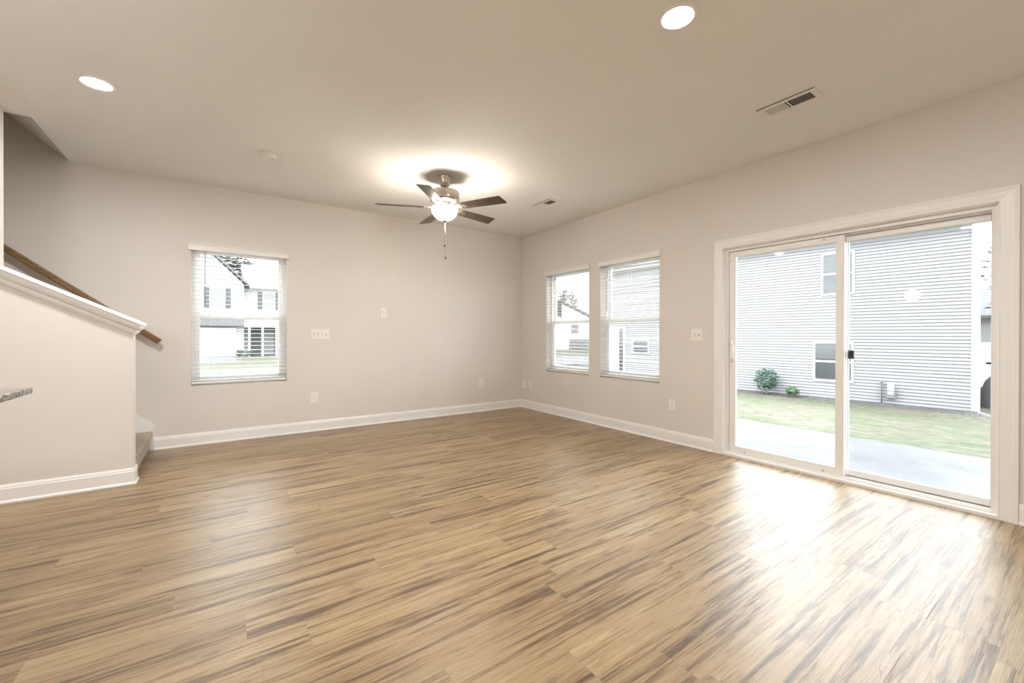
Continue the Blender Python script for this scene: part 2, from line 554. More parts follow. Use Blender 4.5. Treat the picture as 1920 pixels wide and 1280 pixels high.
STX = -5.155                 # where the ceiling opening over the stairs starts
SY0, SY1 = -1.165, -1.035    # stair side wall
b = MB()
for c in cells(XL - 0.15, WT, YF - 0.15, WT, [(XL - 0.3, STX, -0.975, WT + 0.1)]):
    b.box(c[0], c[1], c[2], c[3], H, H + 0.25)
tag(b.build('ceiling', CEIL), 'flat beige-white ceiling with a stair opening at the far left', 'ceiling', kind='structure')

b = MB()
for c in cells(XL - 0.15, WT, -0.9, 5.8, [(WIN_A[0], WIN_A[1], WZ0, WZ1)]):
    z1 = min(c[3], H) if c[0] > -4.9 else c[3]
    b.box(c[0], c[1], 0, WT, c[2], z1)
tag(b.build('wall_back', WALL), 'greige far wall with one blind-covered window', 'wall', kind='structure')

b = MB()
for c in cells(YF - 0.15, 0, -0.9, H, [(WIN_B1[0], WIN_B1[1], WZ0, WZ1), (WIN_B2[0], WIN_B2[1], WZ0, WZ1), (DOOR[0], DOOR[1], 0.0, DZ)]):
    b.box(0, WT, c[0], c[1], c[2], c[3])
tag(b.build('wall_right', WALL), 'greige right wall with two windows and the patio door', 'wall', kind='structure')

b = MB().box(XL - 0.15, XL, YF - 0.15, 0, 0, 5.8)
tag(b.build('wall_left', WALL), 'plain greige wall closing the kitchen side', 'wall', kind='structure')
b = MB().box(XL - 0.15, WT, YF - 0.15, YF, 0, H)
tag(b.build('wall_front', WALL), 'plain greige wall behind the viewer', 'wall', kind='structure')

# stair side wall: full height part, then the low sloping knee wall
XE, XK = -5.275, -4.578
def zt(x): return 1.243 + 0.510 * (-4.506 - x)
b = MB().box(XL, XE, SY0, SY1, 0, H)
b.box(XL, STX, SY0, SY1, H + 0.25, 5.8)
b.prism([(XE, 0), (XK, 0), (XK, zt(XK) - 0.03), (XE, zt(XE) - 0.03)], SY0, SY1, 'y')
tag(b.build('wall_stair', WALL), 'low sloping knee wall in front of the stairs', 'wall', kind='structure')
# soffit above the stairs
b = MB()
sx = -8.55
sz = H + 0.86 * (STX - sx)
b.prism([(STX, H + 0.001), (STX + 0.12, H + 0.001), (sx, sz + 0.12), (sx, sz)], SY1, 0.0, 'y')
tag(b.build('trim_1', CEIL), 'sloping soffit inside the dark opening above the stairs', 'soffit', kind='structure')

# knee wall cap with cove moulding (rings lofted so the corners are mitred)
prof = [(0.0, 0.056), (0.003, 0.060), (0.022, 0.060), (0.0245, 0.057), (0.025, 0.047), (0.033, 0.046)]
for k in range(9):
    a = k / 8 * PI / 2
    prof.append((0.036 + 0.046 * math.sin(a), 0.020 + 0.026 * math.cos(a) ** 1.4))
prof += [(0.083, 0.026), (0.091, 0.026), (0.092, 0.018), (0.103, 0.018), (0.104, 0.011), (0.118, 0.009), (0.118, 0.0)]
vs_, fs_ = [], []
for s_, o_ in prof:
    for (x, y) in ((XE, SY0 - o_), (XK + o_, SY0 - o_), (XK + o_, SY1 + o_), (XE, SY1 + o_)):
        vs_.append((x, y, zt(x) - s_))
for i in range(len(prof) - 1):
    for k in range(4):
        k2 = (k + 1) % 4
        fs_.append((i * 4 + k, i * 4 + k2, (i + 1) * 4 + k2, (i + 1) * 4 + k))
fs_.append((0, 1, 2, 3)); L4 = (len(prof) - 1) * 4
fs_.append((L4 + 3, L4 + 2, L4 + 1, L4))
b = MB().add(vs_, fs_)
tag(b.build('trim_2', TRIM), 'white moulded sloping cap on the knee wall by the stairs', 'trim', kind='structure')

# baseboards
def bb_prof():
    # u = distance from the wall towards the room, w = height
    return [(0.0, 0.0), (0.022, 0.0), (0.022, 0.008), (0.018, 0.016), (0.013, 0.020), (0.013, 0.098), (0.010, 0.104),
            (0.0095, 0.112), (0.006, 0.120), (0.004, 0.126), (0.0, 0.126)]
def base(name, path, label):
    # path runs so that n x d points to the room
    b = MB().sweep([(x, y, 0) for x, y in path], bb_prof(), (0, 0, 1))
    tag(b.build(name, TRIM), label, 'baseboard', kind='structure')
base('baseboard_back', [(0, 0), (-4.563, 0)][::1], 'white baseboard along the far wall')
base('baseboard_right', [(0, DOOR[1] + 0.087), (0, 0)], 'white baseboard from the far corner to the patio door')
base('baseboard_right_near', [(0, YF), (0, DOOR[0] - 0.087)], 'short white baseboard right of the patio door')
base('baseboard_stair', [(XK, SY1), (XK, SY0), (XL, SY0)], 'white baseboard wrapping the foot of the knee wall')

# ------------------------------------------------------------------ staircase
st = thing('staircase', 'carpeted stairs rising to the left behind the knee wall', 'stairs', (-4.6, -0.53, 0))
RISE, RUN = 0.19, 0.238
NS = 14
pr = []
for i in range(NS):
    x = -RUN * i; z0 = RISE * i; z1 = RISE * (i + 1)
    pr += [(x, z0), (x, z1 - 0.045), (x + 0.022, z1 - 0.036), (x + 0.028, z1 - 0.018), (x + 0.020, z1 - 0.004), (x + 0.004, z1)]
pr.append((-RUN * NS, RISE * NS))
NY = 60
ys = [-0.500 + 1.01 * k / NY for k in range(NY + 1)]
vs_, fs_ = [], []
prd = []
for i in range(len(pr) - 1):
    n_ = max(1, int(math.dist(pr[i], pr[i + 1]) / 0.03)) if i < 40 else 1
    for k in range(n_):
        prd.append((pr[i][0] + (pr[i + 1][0] - pr[i][0]) * k / n_, pr[i][1] + (pr[i + 1][1] - pr[i][1]) * k / n_))
prd.append(pr[-1])
for (x, z) in prd:
    for y in ys:
        q = Vector((x, y, z)) * 55
        e = 0.005 * noise.noise(q) + 0.002 * noise.noise(q * 2.3)
        vs_.append((x + e, y, max(z + e, 0.0) if z > 0 else 0.0))
for i in range(len(prd) - 1):
    for k in range(NY):
        a = i * (NY + 1) + k
        fs_.append((a, a + 1, a + NY + 2, a + NY + 1))
nf = len(fs_)
npf = len(prd); b0 = len(vs_)
vs_ += [(prd[-1][0], ys[0], 0.0), (prd[-1][0], ys[-1], 0.0)]
fs_.append(tuple([i * (NY + 1) for i in range(npf)] + [b0]))
fs_.append(tuple([i * (NY + 1) + NY for i in reversed(range(npf))] + [b0 + 1]))
fs_.append(tuple([(npf - 1) * (NY + 1) + k for k in range(NY + 1)] + [b0 + 1, b0]))
fs_.append(tuple([b0, b0 + 1] + [k for k in reversed(range(NY + 1))]))
cs = MB().add(vs_, fs_[:nf], True); cs.f += fs_[nf:]; cs.sm += [False] * 4
cs.build('carpet_steps', CARPET, st)
b = MB().prism([(-4.563 + 4.6, 0.0), (-4.563 + 4.6, 0.257), (-3.8, 0.257 + 0.81 * 3.84), (-3.8, 2.7), (-0.3, 0.0)], 0.53 - 0.015, 0.53 - 0.001, 'y')
b.build('skirt_board', TRIM, st)

# handrail on the far wall
hr = thing('stair_handrail', 'brown stained wooden handrail on the wall above the stairs', 'handrail', (-4.515, 0, 1.083))
rs = math.atan(0.792)
hp = [(-0.024, -0.020), (-0.026, -0.006), (-0.021, 0.004), (-0.024, 0.010), (-0.022, 0.020), (-0.012, 0.027), (0.004, 0.029), (0.016, 0.026),
      (0.022, 0.018), (0.022, 0.006), (0.017, 0.0), (0.022, -0.010), (0.020, -0.022), (-0.010, -0.026)]
vs_, fs_ = [], []
Lr = 4.3
for i, t_ in enumerate((0.0, Lr)):
    for (y, h) in hp:
        vs_.append((-t_ * math.cos(rs) + h * math.sin(rs), -0.075 + y, t_ * math.sin(rs) + h * math.cos(rs)))
n_ = len(hp)
fs_ = [tuple(range(n_)), tuple(reversed(range(n_, 2 * n_)))] + [(k, k + n_, (k + 1) % n_ + n_, (k + 1) % n_) for k in range(n_)]
MB().add(vs_, fs_).build('rail', RAILW, hr)
for xb in (-1.35, -2.9):
    zb = -xb * math.tan(rs)
    bb = MB().tube([(xb, -0.004, zb - 0.09), (xb, -0.05, zb - 0.09), (xb, -0.072, zb - 0.07), (xb, -0.075, zb - 0.03)], 0.007, 8)
    bb.box(xb - 0.03, xb + 0.03, -0.006, 0, zb - 0.12, zb - 0.06)
    bb.build('bracket', NICKEL, hr)

# ------------------------------------------------------------------ windows and blinds
def window(name, loc, rotz, W, label, screen=True):
    """local x along the wall, y outwards, z up; origin at the lower near corner of the opening"""
    t = thing(name, label, 'window', loc, rotz, kind='structure')
    Hh = WZ1 - WZ0
    f = MB()
    y0, y1 = 0.085, 0.155
    fw = 0.032
    f.box(0, fw, y0, y1, 0, Hh); f.box(W - fw, W, y0, y1, 0, Hh)
    f.box(fw, W - fw, y0, y1, 0, fw); f.box(fw, W - fw, y0, y1, Hh - fw, Hh)
    f.build('window_frame', VINYL, t)
    mr = 1.35 - WZ0
    def sash(z0, z1, ys0, ys1, nm, rail_b, rail_t, st_=0.04):
        s = MB()
        s.rbox(fw, fw + st_, ys0, ys1, z0, z1, 0.003); s.rbox(W - fw - st_, W - fw, ys0, ys1, z0, z1, 0.003)
        s.rbox(fw + st_, W - fw - st_, ys0, ys1, z0, z0 + rail_b, 0.003)
        s.rbox(fw + st_, W - fw - st_, ys0, ys1, z1 - rail_t, z1, 0.003)
        o = s.build(nm, VINYL, t)
        ym = (ys0 + ys1) / 2
        MB().box(fw + st_ - 0.004, W - fw - st_ + 0.004, ym - 0.002, ym + 0.002, z0 + rail_b - 0.004, z1 - rail_t + 0.004).build('pane', GLASS, o)
    sash(mr - 0.018, Hh - fw, 0.124, 0.150, 'upper_sash', 0.034, 0.04)
    sash(fw, mr + 0.024, 0.092, 0.120, 'lower_sash', 0.052, 0.040)
    if screen:
        MB().box(fw, W - fw, 0.1515, 0.1525, fw, mr).build('insect_screen', SCREEN, t)
    # sash locks on the meeting rail
    for fx in (0.27, 0.73):
        MB().rbox(W * fx - 0.022, W * fx + 0.022, 0.094, 0.118, mr + 0.024, mr + 0.036, 0.003).build('sash_lock', VINYL, t)
    return t

def blind(loc, rotz, W, label, wand_at=0.075, cords_at=(0.22, 0.60), grey_wand=True):
    t = thing('window_blind', label, 'blind', loc, rotz, group=None)
    Hh = WZ1 - WZ0
    v = MB()
    z0, z1 = Hh - 0.060, Hh + 0.010
    v.prism([(0.005, z0), (-0.022, z0), (-0.024, z0 + 0.008), (-0.021, z0 + 0.014), (-0.021, z1 - 0.014), (-0.027, z1 - 0.006), (-0.027, z1), (-0.001, z1), (-0.001, z0 + 0.02), (0.005, z0 + 0.02)][:1] +
            [(-0.022, z0), (-0.024, z0 + 0.008), (-0.020, z0 + 0.014), (-0.020, z1 - 0.014), (-0.027, z1 - 0.006), (-0.027, z1), (-0.001, z1), (-0.001, z0 + 0.02), (0.005, z0 + 0.02)],
            -0.022, W + 0.018, 'x')
    v.build('valance', BLIND, t)
    MB().box(0.006, W - 0.006, 0.008, 0.062, Hh - 0.055, Hh - 0.002).build('headrail', BLIND, t)
    s = MB()
    zb = 0.052
    n = 31
    ztop = Hh - 0.075
    for i in range(n):
        z = zb + (ztop - zb) * i / (n - 1)
        # slightly crowned slat
        for k, (ya, yb, dz) in enumerate(((0.011, 0.0275, 0.0), (0.0275, 0.044, 0.0012), (0.044, 0.0605, 0.0))):
            pass
        s.add([(0.006, 0.010, z), (W - 0.006, 0.010, z), (W - 0.006, 0.035, z + 0.0022), (0.006, 0.035, z + 0.0022), (W - 0.006, 0.060, z), (0.006, 0.060, z),
               (0.006, 0.010, z + 0.0026), (W - 0.006, 0.010, z + 0.0026), (W - 0.006, 0.035, z + 0.0048), (0.006, 0.035, z + 0.0048), (W - 0.006, 0.060, z + 0.0026), (0.006, 0.060, z + 0.0026)],
              [(0, 3, 2, 1), (3, 5, 4, 2), (6, 7, 8, 9), (9, 8, 10, 11), (0, 1, 7, 6), (5, 11, 10, 4), (0, 6, 9, 3), (3, 9, 11, 5), (1, 2, 8, 7), (2, 4, 10, 8)])
    s.build('slats', BLIND, t)
    MB().rbox(0.005, W - 0.005, 0.006, 0.062, 0.016, 0.038, 0.004).build('bottom_rail', BLIND, t)
    for f in cords_at + (0.95,):
        c = MB()
        for yy in (0.0085, 0.0615):
            c.box(W * f - 0.0008, W * f + 0.0008, yy - 0.0006, yy + 0.0006, 0.03, Hh - 0.05)
        c.build('ladder_cord', CORDM, t)
    MB().tube([(wand_at * W, 0.001, Hh - 0.06), (wand_at * W, 0.001, Hh - 0.64)], 0.0045, 8).build('tilt_wand', WAND, t)
    return t

WA = WIN_A[1] - WIN_A[0]
window('window_1', (WIN_A[0], 0, WZ0), 0, WA, 'white double-hung window in the far wall')
blind((WIN_A[0], 0, WZ0), 0, WA, 'white slatted blind on the single window of the far wall', 0.135, (0.19, 0.5))
WB1 = WIN_B1[1] - WIN_B1[0]; WB2 = WIN_B2[1] - WIN_B2[0]
window('window_2', (0, WIN_B1[1], WZ0), -PI / 2, WB1, 'white double-hung window on the right wall, nearer the corner')
blind((0, WIN_B1[1], WZ0), -PI / 2, WB1, 'white slatted blind on the right wall, nearer the room corner', 0.13, (0.2, 0.6))
window('window_3', (0, WIN_B2[1], WZ0), -PI / 2, WB2, 'white double-hung window on the right wall, nearer the patio door')
blind((0, WIN_B2[1], WZ0), -PI / 2, WB2, 'white slatted blind on the right wall, nearer the patio door', 0.13, (0.2, 0.5))

# ------------------------------------------------------------------ sliding patio door (local = world coordinates, origin on the floor)
d = thing('door_1', 'white sliding glass patio door in the right wall', 'door', (0, DOOR[1], 0), kind='structure')
def L(y): return y - DOOR[1]
f = MB()
jr = -5.066
f.box(0.03, 0.155, L(-3.372), 0, 0, DZ)                         # left jamb
f.box(0.03, 0.080, L(DOOR[0]), L(jr), 0, DZ)                    # right jamb, in front of the outer panel
f.box(0.135, 0.155, L(DOOR[0]), L(jr), 0, DZ)
f.box(0.03, 0.155, L(jr), L(-3.372), 1.968, DZ)                 # head
f.box(-0.012, 0.155, L(DOOR[0]), 0, 0.0, 0.022)                 # sill
f.box(0.028, 0.040, L(jr), L(-3.372), 0.022, 0.038)             # inner track lip
f.box(0.078, 0.088, L(jr), L(-3.372), 0.022, 0.040)             # rail between the tracks
f.box(0.130, 0.155, L(jr), L(-3.372), 0.022, 0.045)
f.box(0.078, 0.088, L(jr), L(-3.372), 1.955, 1.968)
f.build('door_frame', VINYL, d)
MB().box(0.0885, 0.0915, L(jr), L(-4.290), 0.034, 0.0445).build('track_shade_strip', SLOT, d)  # thin dark strip standing in for the shaded track groove
MB().box(0.0885, 0.0915, L(jr), L(-4.290), 1.953, 1.960).build('head_shade_strip', SLOT, d)  # matching dark strip for the shaded gap below the head
def panel(nm, y0, y1, x0, x1, st0, st1, zb, ztp, rb, rt):
    s = MB()
    s.rbox(x0, x1, L(y0), L(y0 + st0), zb, ztp, 0.004); s.rbox(x0, x1, L(y1 - st1), L(y1), zb, ztp, 0.004)
    s.rbox(x0, x1, L(y0 + st0), L(y1 - st1), zb, zb + rb, 0.004)
    s.rbox(x0, x1, L(y0 + st0), L(y1 - st1), ztp - rt, ztp, 0.004)
    # glazing bead
    gx = (x0 + x1) / 2
    ya, yb, za, zb2 = y0 + st0, y1 - st1, zb + rb, ztp - rt
    o = s.build(nm, VINYL, d)
    MB().box(gx - 0.003, gx + 0.003, L(ya) - 0.004, L(yb) + 0.004, za - 0.004, zb2 + 0.004).build('pane', GLASS, o)
    return o
sl = panel('sliding_panel', -4.288, -3.374, 0.042, 0.074, 0.058, 0.060, 0.030, 1.962, 0.068, 0.052)
fx_ = panel('fixed_panel', -5.098, -4.225, 0.092, 0.128, 0.040, 0.060, 0.030, 1.962, 0.062, 0.052)
# screw caps on the bottom and top rail
for (y, z) in ((-3.52, 0.052), (-4.15, 0.050), (-4.15, 1.945)):
    MB().lathe([(0.005, 0), (0.005, 0.002)], 10, Matrix.Translation((0.0415, L(y), z)) @ Matrix.Rotation(-PI / 2, 4, 'Y')).build('screw_hole', BLACK, sl)
# D shaped pull handle
hd = MB()
hd.rbox(0.030, 0.042, L(-3.398) - 0.013, L(-3.398) + 0.013, 0.905, 1.105, 0.004)
pts = []
for k in range(15):
    a = PI * k / 14
    pts.append((0.020 - 0.022 * math.sin(a), L(-3.400) - 0.030 * math.sin(a), 1.005 + 0.088 * math.cos(a)))
pts = [(0.034, L(-3.400), 1.098)] + pts + [(0.034, L(-3.400), 0.912)]
hd.tube(pts, 0.0075, 10)
hd.build('pull_handle', VINYL, sl)
for z in (0.93, 1.08):
    MB().lathe([(0.004, 0), (0.004, 0.003)], 10, Matrix.Translation((0.027, L(-3.398) + 0.004, z)) @ Matrix.Rotation(PI / 2, 4, 'Y')).build('screw', BLACK, sl)
# corner latch at the head of the left jamb
MB().rbox(0.034, 0.043, L(-3.392), L(-3.372), 1.885, 1.92, 0.002).build('bumper', VINYL, d)
# sliding insect screen outside the fixed pane, with its black latch and pull
scr = MB()
for (ya, yb) in ((-5.075, -5.052), (-4.292, -4.262)):
    scr.box(0.134, 0.148, L(ya), L(yb), 0.046, 1.95)
scr.box(0.134, 0.148, L(-5.052), L(-4.292), 0.046, 0.075)
scr.box(0.134, 0.148, L(-5.052), L(-4.292), 1.925, 1.95)
so = scr.build('screen_frame', VINYL, d)
MB().box(0.1405, 0.1415, L(-5.054), L(-4.290), 0.07, 1.93).build('screen_mesh', SCREEN, so)
MB().rbox(0.104, 0.134, L(-4.333), L(-4.296), 0.972, 1.042, 0.005).build('screen_latch', BLACK, so)
MB().rbox(0.130, 0.150, L(-5.060), L(-5.030), 0.97, 0.985, 0.004).build('screen_pull', BLACK, so)

# casing round the door, mitred (trim)
cw = 0.086
cp = [(0.0, 0.0), (0.0, 0.011), (0.004, 0.014), (0.010, 0.011), (0.022, 0.012), (0.030, 0.014), (0.050, 0.016), (0.062, 0.017),
      (0.068, 0.020), (0.074, 0.019), (0.080, 0.021), (cw, 0.019), (cw, 0.0)]
rev = 0.0
path = [(0, DOOR[1] + rev, 0), (0, DOOR[1] + rev, DZ), (0, DOOR[0] - rev, DZ), (0, DOOR[0] - rev, 0)]
b = MB().sweep(path, cp, (-1, 0, 0))
tag(b.build('trim_3', TRIM), 'wide white moulded casing around the patio door', 'trim', kind='structure')
# jamb liner between casing and frame
b = MB()
b.box(0, 0.03, DOOR[1] - 0.006, DOOR[1], 0, DZ); b.box(0, 0.03, DOOR[0], DOOR[0] + 0.006, 0, DZ); b.box(0, 0.03, DOOR[0], DOOR[1], DZ - 0.006, DZ)
tag(b.build('trim_4', TRIM), 'white jamb liner just inside the patio door casing', 'trim', kind='structure')

# ------------------------------------------------------------------ ceiling fan
fan = thing('ceiling_fan', 'five-bladed ceiling fan with brushed nickel motor and lit glass bowl', 'ceiling fan', (-2.170, -1.660, H))
ZB = 2.42 - H
MB().lathe([(0.016, -0.092), (0.040, -0.092), (0.046, -0.086), (0.055, -0.055), (0.066, -0.018), (0.072, -0.006), (0.072, 0.0)], 40).build('canopy', NICKEL, fan)
MB().lathe([(0.012, -0.16), (0.012, -0.085)], 20).build('downrod', NICKEL, fan)
MB().lathe([(0.05, -0.262), (0.118, -0.256), (0.140, -0.245), (0.145, -0.228), (0.146, -0.160), (0.143, -0.150), (0.135, -0.146), (0.030, -0.142), (0.024, -0.130), (0.020, -0.118), (0.016, -0.117)], 48).build('motor_housing', NICKEL, fan)
MB().lathe([(0.060, -0.312), (0.070, -0.300), (0.072, -0.275), (0.056, -0.262)], 36).build('switch_housing', NICKEL, fan)
bowl = [(0.010, -0.438)]
for k in range(1, 15):
    a = PI / 2 * k / 14
    bowl.append((0.131 * math.sin(a) ** 0.9, -0.438 + 0.118 * (1 - math.cos(a)) ** 0.92))
bowl += [(0.129, -0.312), (0.124, -0.309)]
inner = [(r - 0.004, z + 0.003) for r, z in bowl[1:-2]][::-1]
bo = MB().lathe(bowl + inner, 48, cap=False).build('light_bowl', BOWLM, fan)
MB().lathe([(0.006, -0.452), (0.018, -0.447), (0.024, -0.441), (0.026, -0.434), (0.010, -0.432)], 24).build('finial', NICKEL, fan)
for k in range(5):
    th = math.radians(12 + 72 * k)
    M = Matrix.Rotation(th, 4, 'Z')
    Mp = M @ Matrix.Translation((0, 0, ZB + 0.012)) @ Matrix.Rotation(math.radians(-12), 4, 'X')
    out = []
    r0, r1, w0, w1 = 0.185, 0.665, 0.056, 0.068
    out = [(r0, -w0 + 0.012), (r0 + 0.012, -w0), (r1 - 0.035, -w1), (r1 - 0.022, -w1 + 0.005), (r1, w1 - 0.012), (r1 - 0.008, w1), (r0 + 0.012, w0), (r0, w0 - 0.012)]
    q = MB()
    n_ = len(out)
    vs_ = [Mp @ Vector((x, y, -0.003)) for x, y in out] + [Mp @ Vector((x, y, 0.003)) for x, y in out]
    q.add(vs_, [tuple(reversed(range(n_))), tuple(range(n_, 2 * n_))] + [(i, (i + 1) % n_, (i + 1) % n_ + n_, i + n_) for i in range(n_)])
    q.build('blade', BLADE, fan)
    a = MB()
    arm = [(0.075, 0.016), (0.12, 0.012), (0.165, 0.034), (0.215, 0.040), (0.250, 0.022), (0.262, 0.0)]
    poly = arm + [(x, -y) for x, y in reversed(arm[:-1])]
    n_ = len(poly)
    Ma = M @ Matrix.Translation((0, 0, ZB + 0.012)) @ Matrix.Rotation(math.radians(-12), 4, 'X')
    def lift(x): return -0.0035 + (0.03 * max(0, (0.165 - x) / 0.09))
    vs_ = [Ma @ Vector((x, y, lift(x) - 0.005)) for x, y in poly] + [Ma @ Vector((x, y, lift(x))) for x, y in poly]
    a.add(vs_, [tuple(reversed(range(n_))), tuple(range(n_, 2 * n_))] + [(i, (i + 1) % n_, (i + 1) % n_ + n_, i + n_) for i in range(n_)])
    bi = a.build('blade_iron', NICKEL, fan)
    for (x, y) in ((0.205, 0.022), (0.205, -0.022), (0.24, 0.0)):
        MB().lathe([(0.004, -0.0125), (0.006, -0.010), (0.006, -0.008)], 8, Ma @ Matrix.Translation((x, y, 0))).build('screw', BLACK, bi)
for (dx, zb) in ((0.0, -0.672), (0.008, -0.795)):
    c = MB().tube([(dx, 0, -0.445), (dx, 0, zb)], 0.0012, 6).build('pull_chain', NICKEL, fan)
    MB().lathe([(0.002, zb - 0.026), (0.006, zb - 0.022), (0.0065, zb - 0.008), (0.002, zb)], 12, Matrix.Translation((dx, 0, 0))).build('chain_fob', BLACK, c)
lp = bpy.data.lights.new('fan_bulb', 'POINT'); lp.energy = 11; lp.color = (1.0, 0.82, 0.58); lp.shadow_soft_size = 0.035
for k in range(2):
    lo = bpy.data.objects.new('bulb_light', lp); COL.objects.link(lo); lo.parent = fan
    lo.location = (0.095 * math.cos(1.0 + PI * k), 0.095 * math.sin(1.0 + PI * k), -0.345)

# ------------------------------------------------------------------ ceiling fittings
def disc_light(x, y, label, group=None, mat=None):
    t = thing('recessed_light', label, 'ceiling light', (x, y, H), group=group)
    MB().lathe([(0.070, -0.004), (0.078, -0.008), (0.090, -0.004), (0.093, 0.0), (0.07, 0.0)], 40).build('trim_ring', TRIM, t)
    MB().lathe([(0.010, -0.0085), (0.045, -0.008), (0.066, -0.006), (0.071, -0.003)], 40).build('lens', mat or LEDM, t)
    return t
disc_light(-2.158, -4.266, 'round lit recessed ceiling light near the top edge, right of centre')
disc_light(-4.665, -1.830, 'round lit recessed ceiling light at the left, near the stair opening')
for x, y in ((-4.665, -4.30), (-2.158, -7.0), (-4.665, -7.0), (-6.9, -4.6), (-6.9, -6.6)):  # out-of-view recessed lights, added to light the room
    disc_light(x, y, 'unseen round recessed ceiling light added to light the room', 'added unseen recessed lights', LED_ADDED)

def pendant(x, y, z, label, group=None):  # unseen globe lamp, added to throw more light on the ceiling
    t = thing('added_globe_pendant', label, 'added pendant light', (x, y, H), group=group)
    MB().lathe([(0.01, -0.03), (0.05, -0.025), (0.06, -0.005), (0.06, 0.0)], 24).build('canopy', NICKEL, t)
    MB().tube([(0, 0, -0.02), (0, 0, z - H + 0.12)], 0.004, 8).build('cord', NICKEL, t)
    MB().lathe([(0.030, z - H + 0.085), (0.034, z - H + 0.12), (0.012, z - H + 0.135)], 24).build('cap', NICKEL, t)
    MB().lathe([(max(0.004, 0.10 * math.sin(PI * k / 16)), z - H - 0.10 * math.cos(PI * k / 16)) for k in range(17)], 32).build('globe', GLOBEM, t)
pendant(-5.45, -3.55, 1.85, 'unseen globe pendant added over the island to brighten the ceiling', 'added unseen globe pendants')
pendant(-5.45, -4.70, 1.85, 'unseen globe pendant added over the island to brighten the ceiling', 'added unseen globe pendants')
pendant(-2.4, -7.4, 2.0, 'unseen globe pendant added behind the viewer to brighten the ceiling')

sd = thing('smoke_detector', 'round white smoke detector on the ceiling', 'smoke detector', (-3.675, -1.256, H))
MB().lathe([(0.040, -0.036), (0.050, -0.034), (0.058, -0.026), (0.060, -0.012), (0.060, -0.011), (0.050, -0.010)], 40).build('cover', PLATE, sd)
MB().lathe([(0.066, -0.010), (0.068, -0.008), (0.068, 0.0)], 40).build('base_plate', PLATE, sd)
MB().rbox(0.020, 0.046, -0.004, 0.004, -0.037, -0.033, 0.001).build('vent_slot', SLOT, sd)

def register(cx, cy, label, flip=False):
    """ceiling supply register, long side along Y"""
    t = thing('ceiling_vent', label, 'vent', (cx, cy, H))
    LX, LY = 0.175, 0.355
    f = MB()
    for c in cells(-LX / 2, LX / 2, -LY / 2, LY / 2, [(-0.052, 0.052, -0.142, 0.142)]):
        f.box(c[0], c[1], c[2], c[3], -0.006, 0.0)
    f.box(-0.052, 0.052, -0.004, 0.004, -0.006, 0.0)
    f.rbox(LX / 2 - 0.004, LX / 2, -LY / 2, LY / 2, -0.010, 0, 0.001); f.rbox(-LX / 2, -LX / 2 + 0.004, -LY / 2, LY / 2, -0.010, 0, 0.001)
    f.build('frame', PLATE, t)
    MB().box(-0.053, 0.053, -0.143, 0.143, -0.0014, -0.0008).build('duct_shade_sheet', SLOT, t)  # dark sheet painting the shade behind the louvers
    s = MB()
    for k in range(22):
        y = -0.136 + 0.272 * k / 21
        if abs(y) < 0.007: continue
        ang = math.radians(-42 if y > 0 else 42)
        M = Matrix.Translation((0, y, -0.0035)) @ Matrix.Rotation(ang, 4, 'X')
        s.box(-0.052, 0.052, -0.0047, 0.0047, -0.0004, 0.0004, M)
    s.build('louvers', PLATE, t)
    return t
register(-0.835, -4.240, 'white louvered ceiling vent above the patio door')
register(-0.800, -1.595, 'small white ceiling vent beyond the fan, near the corner')

g = thing('return_air_grille', 'large white louvered return grille in the ceiling at the far left edge', 'vent', (-5.40, -1.53, H))
f = MB()
for c in cells(-0.30, 0.30, -0.30, 0.29, [(-0.27, 0.27, -0.27, 0.26)]):
    f.rbox(c[0], c[1], c[2], c[3], -0.008, 0.0, 0.002)
f.build('frame', PLATE, g)
MB().box(-0.272, 0.272, -0.272, 0.262, -0.0012, -0.0006).build('duct_shade_sheet', SLOT, g)  # dark sheet in place of the shaded opening above the grille
s = MB()
for k in range(43):
    y = -0.262 + 0.518 * k / 42
    M = Matrix.Translation((0, y, -0.004)) @ Matrix.Rotation(math.radians(-35), 4, 'X')
    s.box(-0.27, 0.27, -0.0066, 0.0066, -0.0005, 0.0005, M)
s.build('louvers', PLATE, g)

# ------------------------------------------------------------------ plates on the walls (local: x along wall, -y towards the room)
def plate(name, loc, rotz, W, Hh, label, cat, group=None):
    t = thing(name, label, cat, loc, rotz, group)
    MB().rbox(-W / 2, W / 2, -0.006, 0.0, -Hh / 2, Hh / 2, 0.0025).build('cover_plate', PLATE, t)
    return t
def toggle(t, x, up=1):
    MB().box(x - 0.0055, x + 0.0055, -0.0064, -0.006, -0.013, 0.013).build('toggle_opening', paint_slot, t)
    M = Matrix.Translation((x, -0.006, 0)) @ Matrix.Rotation(math.radians(28 * up), 4, 'X')
    MB().rbox(-0.004, 0.004, -0.016, 0.0, -0.005, 0.005, 0.001, M).build('toggle', PLATE, t)
    for z in (-0.030, 0.030):
        MB().lathe([(0.0028, 0), (0.0028, 0.0012)], 10, Matrix.Translation((x, -0.0060, z)) @ Matrix.Rotation(PI / 2, 4, 'X')).build('screw', PLATE, t)
paint_slot = paint('toggle_recess', (0.35, 0.33, 0.31), 0.6, 0.05, 20.0)
def duplex(t):
    for zc in (-0.0195, 0.0195):
        o = MB().rbox(-0.0165, 0.0165, -0.0085, -0.006, zc - 0.0145, zc + 0.0145, 0.003).build('receptacle', PLATE, t)
        q = MB()
        q.box(-0.0075, -0.0053, -0.0092, -0.0085, zc - 0.001, zc + 0.008); q.box(0.0053, 0.0075, -0.0092, -0.0085, zc - 0.001, zc + 0.007)
        q.lathe([(0.0026, 0), (0.0026, 0.0007)], 10, Matrix.Translation((0, -0.0085, zc - 0.0085)) @ Matrix.Rotation(PI / 2, 4, 'X'))
        q.build('slots', SLOT, o)
RB = -PI / 2   # plates on the right wall: local -y faces the room (-X)
